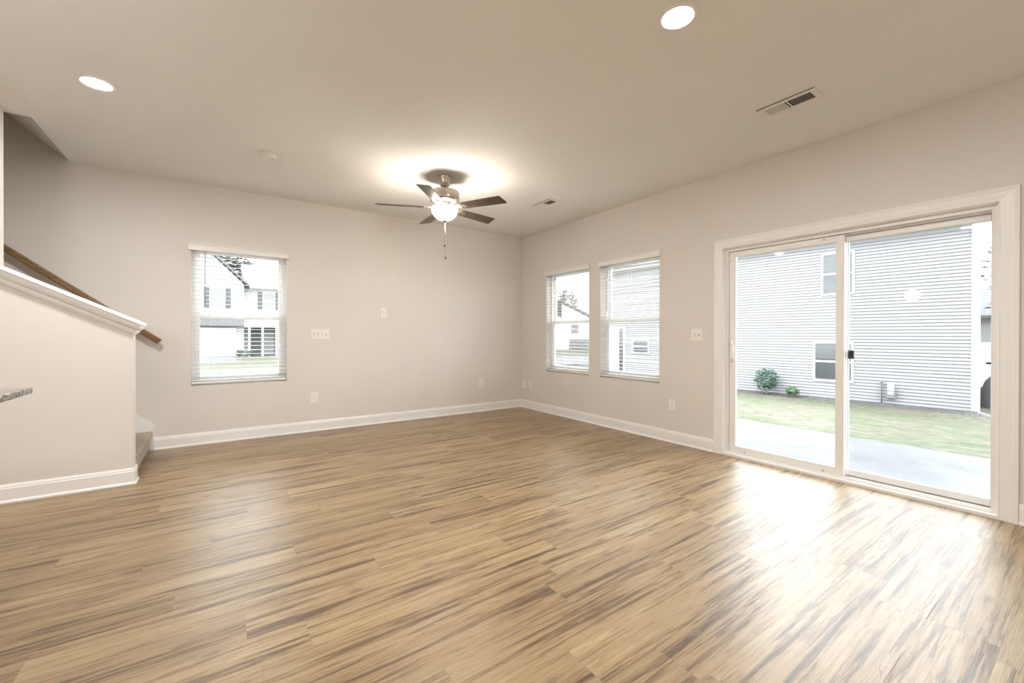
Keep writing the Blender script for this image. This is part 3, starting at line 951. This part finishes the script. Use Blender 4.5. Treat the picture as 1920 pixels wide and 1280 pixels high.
t = plate('switch_plate', (-3.023, 0, 1.165), 0, 0.213, 0.124, 'white four-gang light switch plate on the far wall', 'switch')
for k in range(4):
    toggle(t, -0.069 + 0.046 * k, -1 if k == 3 else 1)
t = plate('cable_plate', (-2.249, 0, 1.453), 0, 0.080, 0.126, 'small white plate high on the far wall, right of the switches', 'wall plate')
MB().rbox(-0.0165, 0.0165, -0.0085, -0.006, -0.033, 0.033, 0.002).build('insert', PLATE, t)
MB().lathe([(0.004, 0), (0.004, 0.004)], 12, Matrix.Translation((0, -0.0085, 0.012)) @ Matrix.Rotation(PI / 2, 4, 'X')).build('coax_jack', NICKEL, t)
MB().box(-0.006, 0.006, -0.0095, -0.0085, -0.022, -0.012).build('data_jack', paint_slot, t)
t = plate('power_outlet', (-3.091, 0, 0.404), 0, 0.078, 0.124, 'white duplex outlet low on the far wall, below the switches', 'outlet'); duplex(t)
t = plate('power_outlet', (-0.759, 0, 0.425), 0, 0.078, 0.124, 'white duplex outlet low on the far wall, near the corner', 'outlet'); duplex(t)
t = plate('coax_plate', (0, -0.092, 0.375), RB, 0.080, 0.122, 'white coax plate low on the right wall, tight to the corner', 'wall plate')
MB().lathe([(0.005, 0), (0.005, 0.009)], 12, Matrix.Translation((0, -0.006, 0)) @ Matrix.Rotation(PI / 2, 4, 'X')).build('coax_jack', BLACK, t)
t = plate('power_outlet', (0, -0.247, 0.382), RB, 0.078, 0.122, 'white duplex outlet on the right wall beside the coax plate', 'outlet'); duplex(t)
t = plate('switch_plate', (0, -3.062, 1.165), RB, 0.124, 0.122, 'white two-gang switch plate between window and patio door', 'switch')
toggle(t, -0.023); toggle(t, 0.023, -1)
t = plate('power_outlet', (0, -2.777, 0.405), RB, 0.078, 0.122, 'white duplex outlet on the right wall, left of the patio door', 'outlet'); duplex(t)

# ------------------------------------------------------------------ kitchen island (only the corner of its top is in view)
isl = thing('kitchen_island', 'speckled granite counter corner sticking in from the left edge', 'counter', (-5.45, -4.0, 0))
MB().rbox(-5.95 + 5.45, -4.736 + 5.45, -5.3 + 4.0, -2.661 + 4.0, 0.884, 0.914, 0.003).build('granite_top', GRAN, isl)
MB().box(-5.85 + 5.45, -5.06 + 5.45, -5.2 + 4.0, -2.95 + 4.0, 0.0, 0.884).build('cabinet', CABM, isl)

# ------------------------------------------------------------------ outdoors, patio side
def gz(x, y):
    """height of the ground"""
    a = max(0.0, min(1.0, (x - 2.2) / 9.4))
    b_ = max(0.0, min(1.0, (y - 1.0) / 22.0))
    return -0.09 - 0.92 * max(a, b_ * 0.92)
vs_, fs_ = [], []
xs = [-30, -15, -8.8, -6, -4, -2, 0.17, 1.2, 2.2, 3, 4, 5.5, 7, 9, 11.6, 13, 15, 20, 30, 45, 70]
yy_ = [-20, -10, -8.8, -7, -6, -5, -4, -3, -2, -1, 0.17, 1, 2, 3.5, 5, 7, 9, 12, 15, 18, 21, 23, 26, 30, 36, 42, 60]
for x in xs:
    for y in yy_:
        inside = (x < 0.0 and y < 0.0)
        z = gz(x, y)
        if y > 30: z = -1.0 + 0.4 * min(1, (y - 30) / 6)
        vs_.append((x, y, -0.35 if inside else z))
n_ = len(yy_)
for i in range(len(xs) - 1):
    for k in range(n_ - 1):
        a = i * n_ + k
        fs_.append((a, a + n_, a + n_ + 1, a + 1))
tag(MB().add(vs_, fs_, True).build('lawn', LAWN, fix=False), 'patchy green lawn around the houses', 'lawn', kind='structure')

b = MB().box(WT, 2.2, -7.2, -1.2, -0.30, -0.055)
tag(b.build('patio_slab', CONC), 'damp grey concrete patio just outside the sliding door', 'patio', kind='structure')

# neighbour house: local x along its wall (towards the far end), local y outwards away from us
AN = math.radians(4.2)
P0 = Vector((13.31, -0.56, 0))
nh = thing('neighbor_house', 'large pale house with lap siding filling the patio door view', 'house', P0, PI / 2 + AN)
# local axes: x' = (-sin, cos) along +Y ; y' = pointing to -X (towards us)
U0, U1 = -2.74, 10.6
ZG = -1.02; ZE = 4.34
b = MB()
CH = 0.1016
nC = int((ZE - ZG) / CH)
vs_, fs_ = [], []
for i in range(nC):
    z0 = ZG + 0.05 + i * CH
    o_ = len(vs_)
    for x in (U0, U1):
        vs_ += [(x, 0.000, z0 + 0.0), (x, 0.017, z0 + 0.002), (x, 0.003, z0 + CH)]
    fs_ += [(o_, o_ + 1, o_ + 4, o_ + 3), (o_ + 1, o_ + 2, o_ + 5, o_ + 4)]
b.add(vs_, fs_)
b.prism([(U0, -0.002), (U1, -0.002), (U1, -9.0), (U0 + 1.0, -9.0)], ZG - 0.2, ZE + 0.1, 'z')
b.build('lap_siding', SIDING, nh, fix=False)
# dark strip under each course, imitating the shadow of the lap
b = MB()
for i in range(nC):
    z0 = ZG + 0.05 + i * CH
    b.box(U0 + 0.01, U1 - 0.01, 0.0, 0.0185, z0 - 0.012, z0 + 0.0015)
b.build('course_shade_strip', LAP_SHADE, nh)
b = MB(); b.box(U0 - 0.012, U0 + 0.09, -0.10, 0.028, ZG - 0.02, ZE)
b.build('corner_board', FENCEM, nh)
b = MB(); b.box(U1 - 0.02, U1 + 0.10, -0.10, 0.028, ZG - 0.02, ZE)
b.build('corner_board', FENCEM, nh)
b = MB(); b.box(U0 - 0.35, U1 + 0.35, -0.3, 0.40, ZE + 0.06, ZE + 0.10); b.box(U0 - 0.35, U1 + 0.35, 0.38, 0.42, ZE + 0.06, ZE + 0.24)
b.build('soffit', FENCEM, nh)
b = MB()
rp_ = [(0.43, ZE + 0.22), (-4.5, ZE + 2.6), (-9.3, ZE + 0.22), (-9.3, ZE + 0.10), (-4.5, ZE + 2.4), (0.43, ZE + 0.10)]
b.add([(U0 - 0.12 + max(0, -y) * 0.115, y, z) for y, z in rp_] + [(U1 + 0.35, y, z) for y, z in rp_],
      [tuple(range(6)), tuple(reversed(range(6, 12)))] + [(k, k + 6, (k + 1) % 6 + 6, (k + 1) % 6) for k in range(6)])
b.build('roof', ROOFM, nh)
b = MB(); b.tube([(U0 - 0.05, 0.33, ZE + 0.05), (U0 - 0.05, 0.15, ZE - 0.25), (U0 - 0.05, 0.07, ZE - 0.4), (U0 - 0.05, 0.07, ZG + 0.12), (U0 - 0.07, 0.14, ZG + 0.03), (U0 - 0.30, 0.5, ZG + 0.0)], 0.036, 8)
b.build('downspout', FENCEM, nh)
def nwindow(x0, x1, z0, z1, blinds=True, parent=nh):
    W_ = 0.06
    f = MB()
    f.box(x0, x0 + W_, 0.0, 0.06, z0, z1); f.box(x1 - W_, x1, 0.0, 0.06, z0, z1)
    f.box(x0 + W_, x1 - W_, 0.0, 0.06, z0, z0 + W_); f.box(x0 + W_, x1 - W_, 0.0, 0.06, z1 - W_, z1)
    zm = (z0 + z1) / 2
    f.box(x0 + W_, x1 - W_, 0.0, 0.055, zm - 0.03, zm + 0.03)
    o = f.build('window', FENCEM, parent)
    MB().box(x0 + W_, x1 - W_, 0.0, 0.024, z0 + W_, z1 - W_).build('pane', DGLASS, o)
    if blinds:
        s = MB()
        z = zm + 0.10
        while z < z1 - W_ - 0.01:
            s.box(x0 + W_, x1 - W_, 0.024, 0.034, z, z + 0.012); z += 0.034
        s.build('blind_slats', METER, o)
nwindow(-0.02, 0.90, 2.56, 4.02)
nwindow(0.0, 1.13, -0.40, 0.97)
nwindow(7.68, 8.62, 0.30, 0.98, False)
b = MB(); b.box(9.05, 9.15, 0, 0.05, -0.60, 1.62); b.box(10.05, 10.15, 0, 0.05, -0.60, 1.62); b.box(9.15, 10.05, 0, 0.05, 1.52, 1.62); b.box(9.40, 9.46, 0, 0.05, -0.6, 1.52)
do = b.build('side_door', FENCEM, nh)
MB().box(9.15, 9.40, 0, 0.03, -0.6, 1.52).build('sidelight', DGLASS, do)
MB().box(9.46, 10.05, 0, 0.035, -0.6, 1.52).build('leaf', SIDE2, do)

gm = thing('gas_meter', 'small grey gas meter on the siding of the neighbouring house', 'gas meter', P0, PI / 2 + AN)
MB().tube([(-0.73, 0.10, ZG - 0.02), (-0.73, 0.10, -0.30), (-0.73, 0.10, -0.22)], 0.018, 8).build('riser_pipe', METER, gm)
MB().tube([(-0.73, 0.10, -0.36), (-0.90, 0.10, -0.36), (-0.92, 0.12, -0.42)], 0.016, 8).build('cross_pipe', METER, gm)
q = MB().lathe([(0.05, -0.02), (0.06, 0.0), (0.02, 0.03)], 14, Matrix.Translation((-0.73, 0.12, -0.27))); q.build('valve', METER, gm)
MB().rbox(-1.07, -0.84, 0.05, 0.20, -0.80, -0.56, 0.03).build('meter_body', METER, gm)
MB().rbox(-1.03, -0.88, 0.06, 0.19, -0.55, -0.34, 0.02).build('dial_box', FENCEM, gm)
MB().rbox(-1.02, -0.90, 0.19, 0.21, -0.66, -0.58, 0.004).build('nameplate', FENCEM, gm)

# mulch strip along the neighbour wall
b = MB()
vs_, fs_ = [], []
for k in range(29):
    u_ = U0 - 0.6 + k * 0.5
    wv = 0.92 + 0.12 * math.sin(k * 1.7)
    zt_ = ZG - 0.08
    vs_ += [(u_, 0.03, ZG + 0.06), (u_, wv * 0.6, ZG + 0.02), (u_, wv, ZG + 0.005), (u_, wv + 0.02, ZG - 0.2)]
for k in range(28):
    for j in range(3):
        a = k * 4 + j
        fs_.append((a, a + 4, a + 5, a + 1))
o = b.add(vs_, fs_).build('mulch_bed', MULCH, loc=P0, rotz=PI / 2 + AN)
tag(o, 'dark mulch strip along the foot of the neighbouring house', 'mulch', kind='stuff')

def leaves(rx, ry, rz, n, size, zc, seed, squash=1.0):
    rnd = random.Random(seed)
    q = MB()
    for i in range(n):
        # points biased to a lumpy shell
        th = rnd.uniform(0, 2 * PI); cz = rnd.uniform(-1, 1)
        sr = math.sqrt(max(0, 1 - cz * cz))
        dv = Vector((math.cos(th) * sr, math.sin(th) * sr, cz))
        rad = (0.45 + 0.55 * rnd.random() ** 0.5) * (0.82 + 0.36 * noise.noise(dv * 2.2 + Vector((seed, 0, 0))))
        c = Vector((dv.x * rx, dv.y * ry, dv.z * rz * squash)) * rad + Vector((0, 0, zc))
        R = Matrix.Rotation(rnd.uniform(0, 2 * PI), 3, 'Z') @ Matrix.Rotation(rnd.uniform(-1.2, 1.2), 3, 'X')
        s = size * rnd.uniform(0.6, 1.3)
        pts = [Vector((-s, 0, 0)), Vector((0, -s * 0.42, s * 0.12)), Vector((s, 0, 0)), Vector((0, s * 0.42, s * 0.12))]
        q.add([c + R @ p_ for p_ in pts], [(0, 1, 2), (0, 2, 3)])
    return q
def shrub(name, label, loc, rx, rz, n, size, mat, seed, cat='shrub', stems=6):
    t = thing(name, label, cat, loc)
    leaves(rx, rx, rz, n, size, rz * 1.15, seed).build('foliage', mat, t, fix=False)
    q = MB()
    rnd = random.Random(seed + 1)
    for k in range(stems):
        a = rnd.uniform(0, 2 * PI)
        q.tube([(0.02 * math.cos(a), 0.02 * math.sin(a), -0.02), (rx * 0.3 * math.cos(a), rx * 0.3 * math.sin(a), rz * 0.7), (rx * 0.6 * math.cos(a), rx * 0.6 * math.sin(a), rz * 1.5)], [0.012, 0.009, 0.004], 6)
    q.build('stems', BARK, t)
    return t
shrub('shrub', 'round leafy blue-green shrub against the neighbouring siding', (12.62, 1.85, ZG), 0.50, 0.50, 1100, 0.055, LEAF1, 3)
shrub('leafy_plant', 'small bright green plant right of the round shrub', (12.62, 0.98, ZG), 0.27, 0.20, 380, 0.05, LEAF2, 5, 'plant')

def tree(name, label, loc, rx, rz, n, size, mat, seed, trunk, cat='tree', group=None):
    t = thing(name, label, cat, loc, group=group)
    leaves(rx, rx, rz, n, size, trunk + rz * 0.8, seed).build('foliage', mat, t, fix=False)
    MB().tube([(0, 0, -0.2), (0.05, 0.02, trunk * 0.5), (0, 0.05, trunk + rz * 0.6)], [0.18, 0.13, 0.06], 8).build('trunk', BARK, t)
tree('tree', 'tall thin tree beyond the end of the neighbouring house', (25.5, -3.3, -1.0), 1.5, 3.4, 1400, 0.14, LEAF4, 11, 2.2)

# simple houses
def far_house(loc, rotz, W, D, zb, ze, rh, label, mat=SIDE2):
    """front wall on local y=0 facing -y; ridge along x"""
    t = thing('house', label, 'house', loc, rotz)
    MB().box(0, W, 0, D, zb, ze).build('wall', mat, t)
    MB().prism([(-0.4, ze - 0.05), (D / 2, ze + rh), (D + 0.4, ze - 0.05), (D + 0.4, ze - 0.2), (D / 2, ze + rh - 0.2), (-0.4, ze - 0.2)], -0.4, W + 0.4, 'x').build('roof', ROOFM, t)
    return t
def fwin(t, x0, x1, z0, z1, shut=True, y=0.0):
    f = MB()
    for c in cells(x0, x1, z0, z1, [(x0 + 0.07, x1 - 0.07, z0 + 0.07, (z0 + z1) / 2 - 0.03), (x0 + 0.07, x1 - 0.07, (z0 + z1) / 2 + 0.03, z1 - 0.07)]):
        f.box(c[0], c[1], y - 0.06, y, c[2], c[3])
    o = f.build('window', FENCEM, t)
    MB().box(x0 + 0.05, x1 - 0.05, y - 0.03, y, z0 + 0.05, z1 - 0.05).build('pane', METER, o)
    if shut:
        for (a, c) in ((x0 - 0.36, x0 - 0.02), (x1 + 0.02, x1 + 0.36)):
            MB().box(a, c, y - 0.05, y, z0, z1).build('shutter', SHUT, t)

# house across the street, seen through the single window
h1 = thing('house', 'white house with garage and dark shutters across the street', 'house', (-2.3, 36.0, -0.6))
MB().box(-5.2, 0.0, 0, 9, -0.4, 6.0).build('gable_wall', SIDE2, h1)
MB().box(0.0, 6.5, 1.6, 9, -0.4, 6.0).build('wing_wall', SIDE2, h1)
MB().prism([(-5.6, 5.95), (-2.6, 9.0), (0.4, 5.95), (0.4, 5.75), (-2.6, 8.75), (-5.6, 5.75)], -0.4, 9, 'y').build('gable_roof', ROOFM, h1)
MB().prism([(-5.2, 6.0), (-2.6, 8.7), (0.0, 6.0)], -0.02, 0.05, 'y').build('gable_end', SIDE2, h1)
MB().prism([(1.2, 5.95), (5.2, 8.4), (9.2, 5.95), (9.2, 5.8), (5.2, 8.2), (1.2, 5.8)], 0.0, 6.9, 'x').build('wing_roof', SIDE2, h1)
fwin(h1, -2.33, -1.28, 3.95, 5.58)
fwin(h1, -4.9, -3.9, 3.95, 5.58)
fwin(h1, 1.45, 2.42, 4.04, 5.55, y=1.6)
MB().prism([(-1.0, 2.62), (0.0, 3.06), (0.02, 2.9), (-0.98, 2.5)], -5.3, 0.0, 'x').build('garage_roof', ROOFM, h1)
g1 = MB(); g1.box(-4.9, -0.55, -0.06, 0.0, 0.02, 2.34)
for k in range(1, 4): g1.box(-4.9, -0.55, -0.075, -0.06, 0.02 + 0.58 * k - 0.015, 0.02 + 0.58 * k + 0.015)
g1.build('garage_door', FENCEM, h1)
MB().box(0.4, 3.2, 1.52, 1.60, 0.0, 2.4).build('porch_shade_panel', SHUT, h1)  # dark panel painting the shade inside the porch
for x in (0.3, 1.25, 2.3):
    MB().box(x, x + 0.16, -0.1, 0.06, 0.0, 2.45).build('porch_column', FENCEM, h1)
MB().box(0.0, 3.4, -0.2, 1.6, 2.42, 2.72).build('porch_beam', FENCEM, h1)
MB().box(1.5, 2.3, 1.45, 1.52, 0.02, 2.1).build('front_door', METER, h1)

b = MB()
dz = lambda y: (-1.0 + 0.4 * min(1, max(0, (y - 30) / 6))) + 0.04
b.add([(-7.1, 36.0, dz(36)), (-2.9, 36.0, dz(36)), (-2.9, 30, dz(30)), (-2.4, 25.5, dz(25)), (-8.0, 25.5, dz(25)), (-7.1, 30, dz(30))], [(0, 5, 2, 1), (5, 4, 3, 2)])
tag(b.build('driveway', STREETM, fix=False), 'grey driveway of the house across the street', 'driveway', kind='structure')
b = MB().box(-40, 70, 17, 25.5, -1.3, -0.93)
tag(b.build('street', STREETM), 'pale street in front of the houses', 'street', kind='structure')
for k, x in enumerate((-2.65, -1.85)):
    shrub('hedge_shrub', 'low green shrub beside the porch across the street', (x, 34.6, -0.65), 0.36, 0.32, 350, 0.09, LEAF1, 20 + k).__setitem__('group', 'shrubs by the porch across the street')
for k, (x, y, s_) in enumerate(((-12.0, 52, 4.2), (-3.2, 52, 4.2), (5.4, 52, 4.2), (14.0, 52, 4.2))):
    tree('background_tree', 'green treetop behind the white house across the street', (x, y, -0.6), s_, s_, 3600, 0.34, LEAF3, 40 + k, 4.2, group='trees behind the house across the street')

# house down the street, seen through the window nearer the corner
h2 = thing('house', 'pale house down the street beyond the corner window', 'house', (33.0, 36.0, -0.6), math.radians(-20))
MB().box(0, 9, 0.12, 9, -0.4, 4.0).build('wall', FENCEM, h2)
MB().prism([(-0.5, 6.5), (9.5, 2.0), (9.5, 1.75), (-0.5, 6.2)][:2] + [(9.5, 1.75), (-0.5, 6.2)], -0.5, 9, 'y').build('roof', ROOFM, h2)
MB().prism([(0, 3.9), (9, 1.9), (0, 6.2)], 0.0, 0.1, 'y').build('gable_end', FENCEM, h2)
fwin(h2, 1.2, 2.4, 2.0, 3.3, False); fwin(h2, 4.6, 5.6, 2.0, 3.3, False)
MB().box(1.0, 3.8, -0.06, 0, 0.0, 1.3).build('garage_door', METER, h2)
tree('street_tree', 'bushy tree left of the pale house down the street', (30.5, 36.5, -0.8), 1.5, 1.7, 700, 0.2, LEAF3, 61, 5.2)
tree('street_tree', 'bushy tree rising behind the pale house down the street', (46.5, 50.0, -0.8), 2.6, 2.8, 1600, 0.24, LEAF3, 62, 5.6)

# beyond the right end of the neighbouring house
h3 = far_house((27.5, -0.6, 0), math.radians(-90), 8, 8, -1.2, 2.25, 1.6, 'grey-sided house far behind the neighbouring house', SIDING)
fn = thing('vinyl_fence', 'white board fence behind the corner of the neighbouring house', 'fence', (22.9, 0.5, -1.3))
q = MB()
for k in range(44):
    q.box(-0.02, 0.02, -6.6 + k * 0.152, -6.6 + k * 0.152 + 0.148, 0.05, 2.1)
q.build('boards', FENCEM, fn)
MB().box(-0.035, 0.035, -6.6, 0.1, 2.10, 2.2).build('top_rail', FENCEM, fn)
for k in range(4):
    MB().box(-0.06, 0.06, -6.66 + k * 2.2, -6.54 + k * 2.2, 0, 2.3).build('post', FENCEM, fn)
gc = thing('covered_grill', 'dark covered grill at the corner of the neighbouring house', 'grill', (15.2, -3.74, -1.05))
q = MB()
ring = []
for z, a, c in ((0.0, 0.33, 0.62), (0.5, 0.31, 0.58), (0.85, 0.29, 0.50), (1.05, 0.24, 0.34), (1.15, 0.12, 0.2)):
    for k in range(16):
        t_ = 2 * PI * k / 16
        wv = 1 + 0.06 * math.sin(5 * t_ + z * 3)
        ring.append((a * math.cos(t_) * wv, c * math.sin(t_) * wv, z))
fs_ = [(i * 16 + k, i * 16 + (k + 1) % 16, (i + 1) * 16 + (k + 1) % 16, (i + 1) * 16 + k) for i in range(4) for k in range(16)] + [tuple(64 + k for k in range(16))]
q.add(ring, fs_, True); q.build('cover', COVERM, gc)
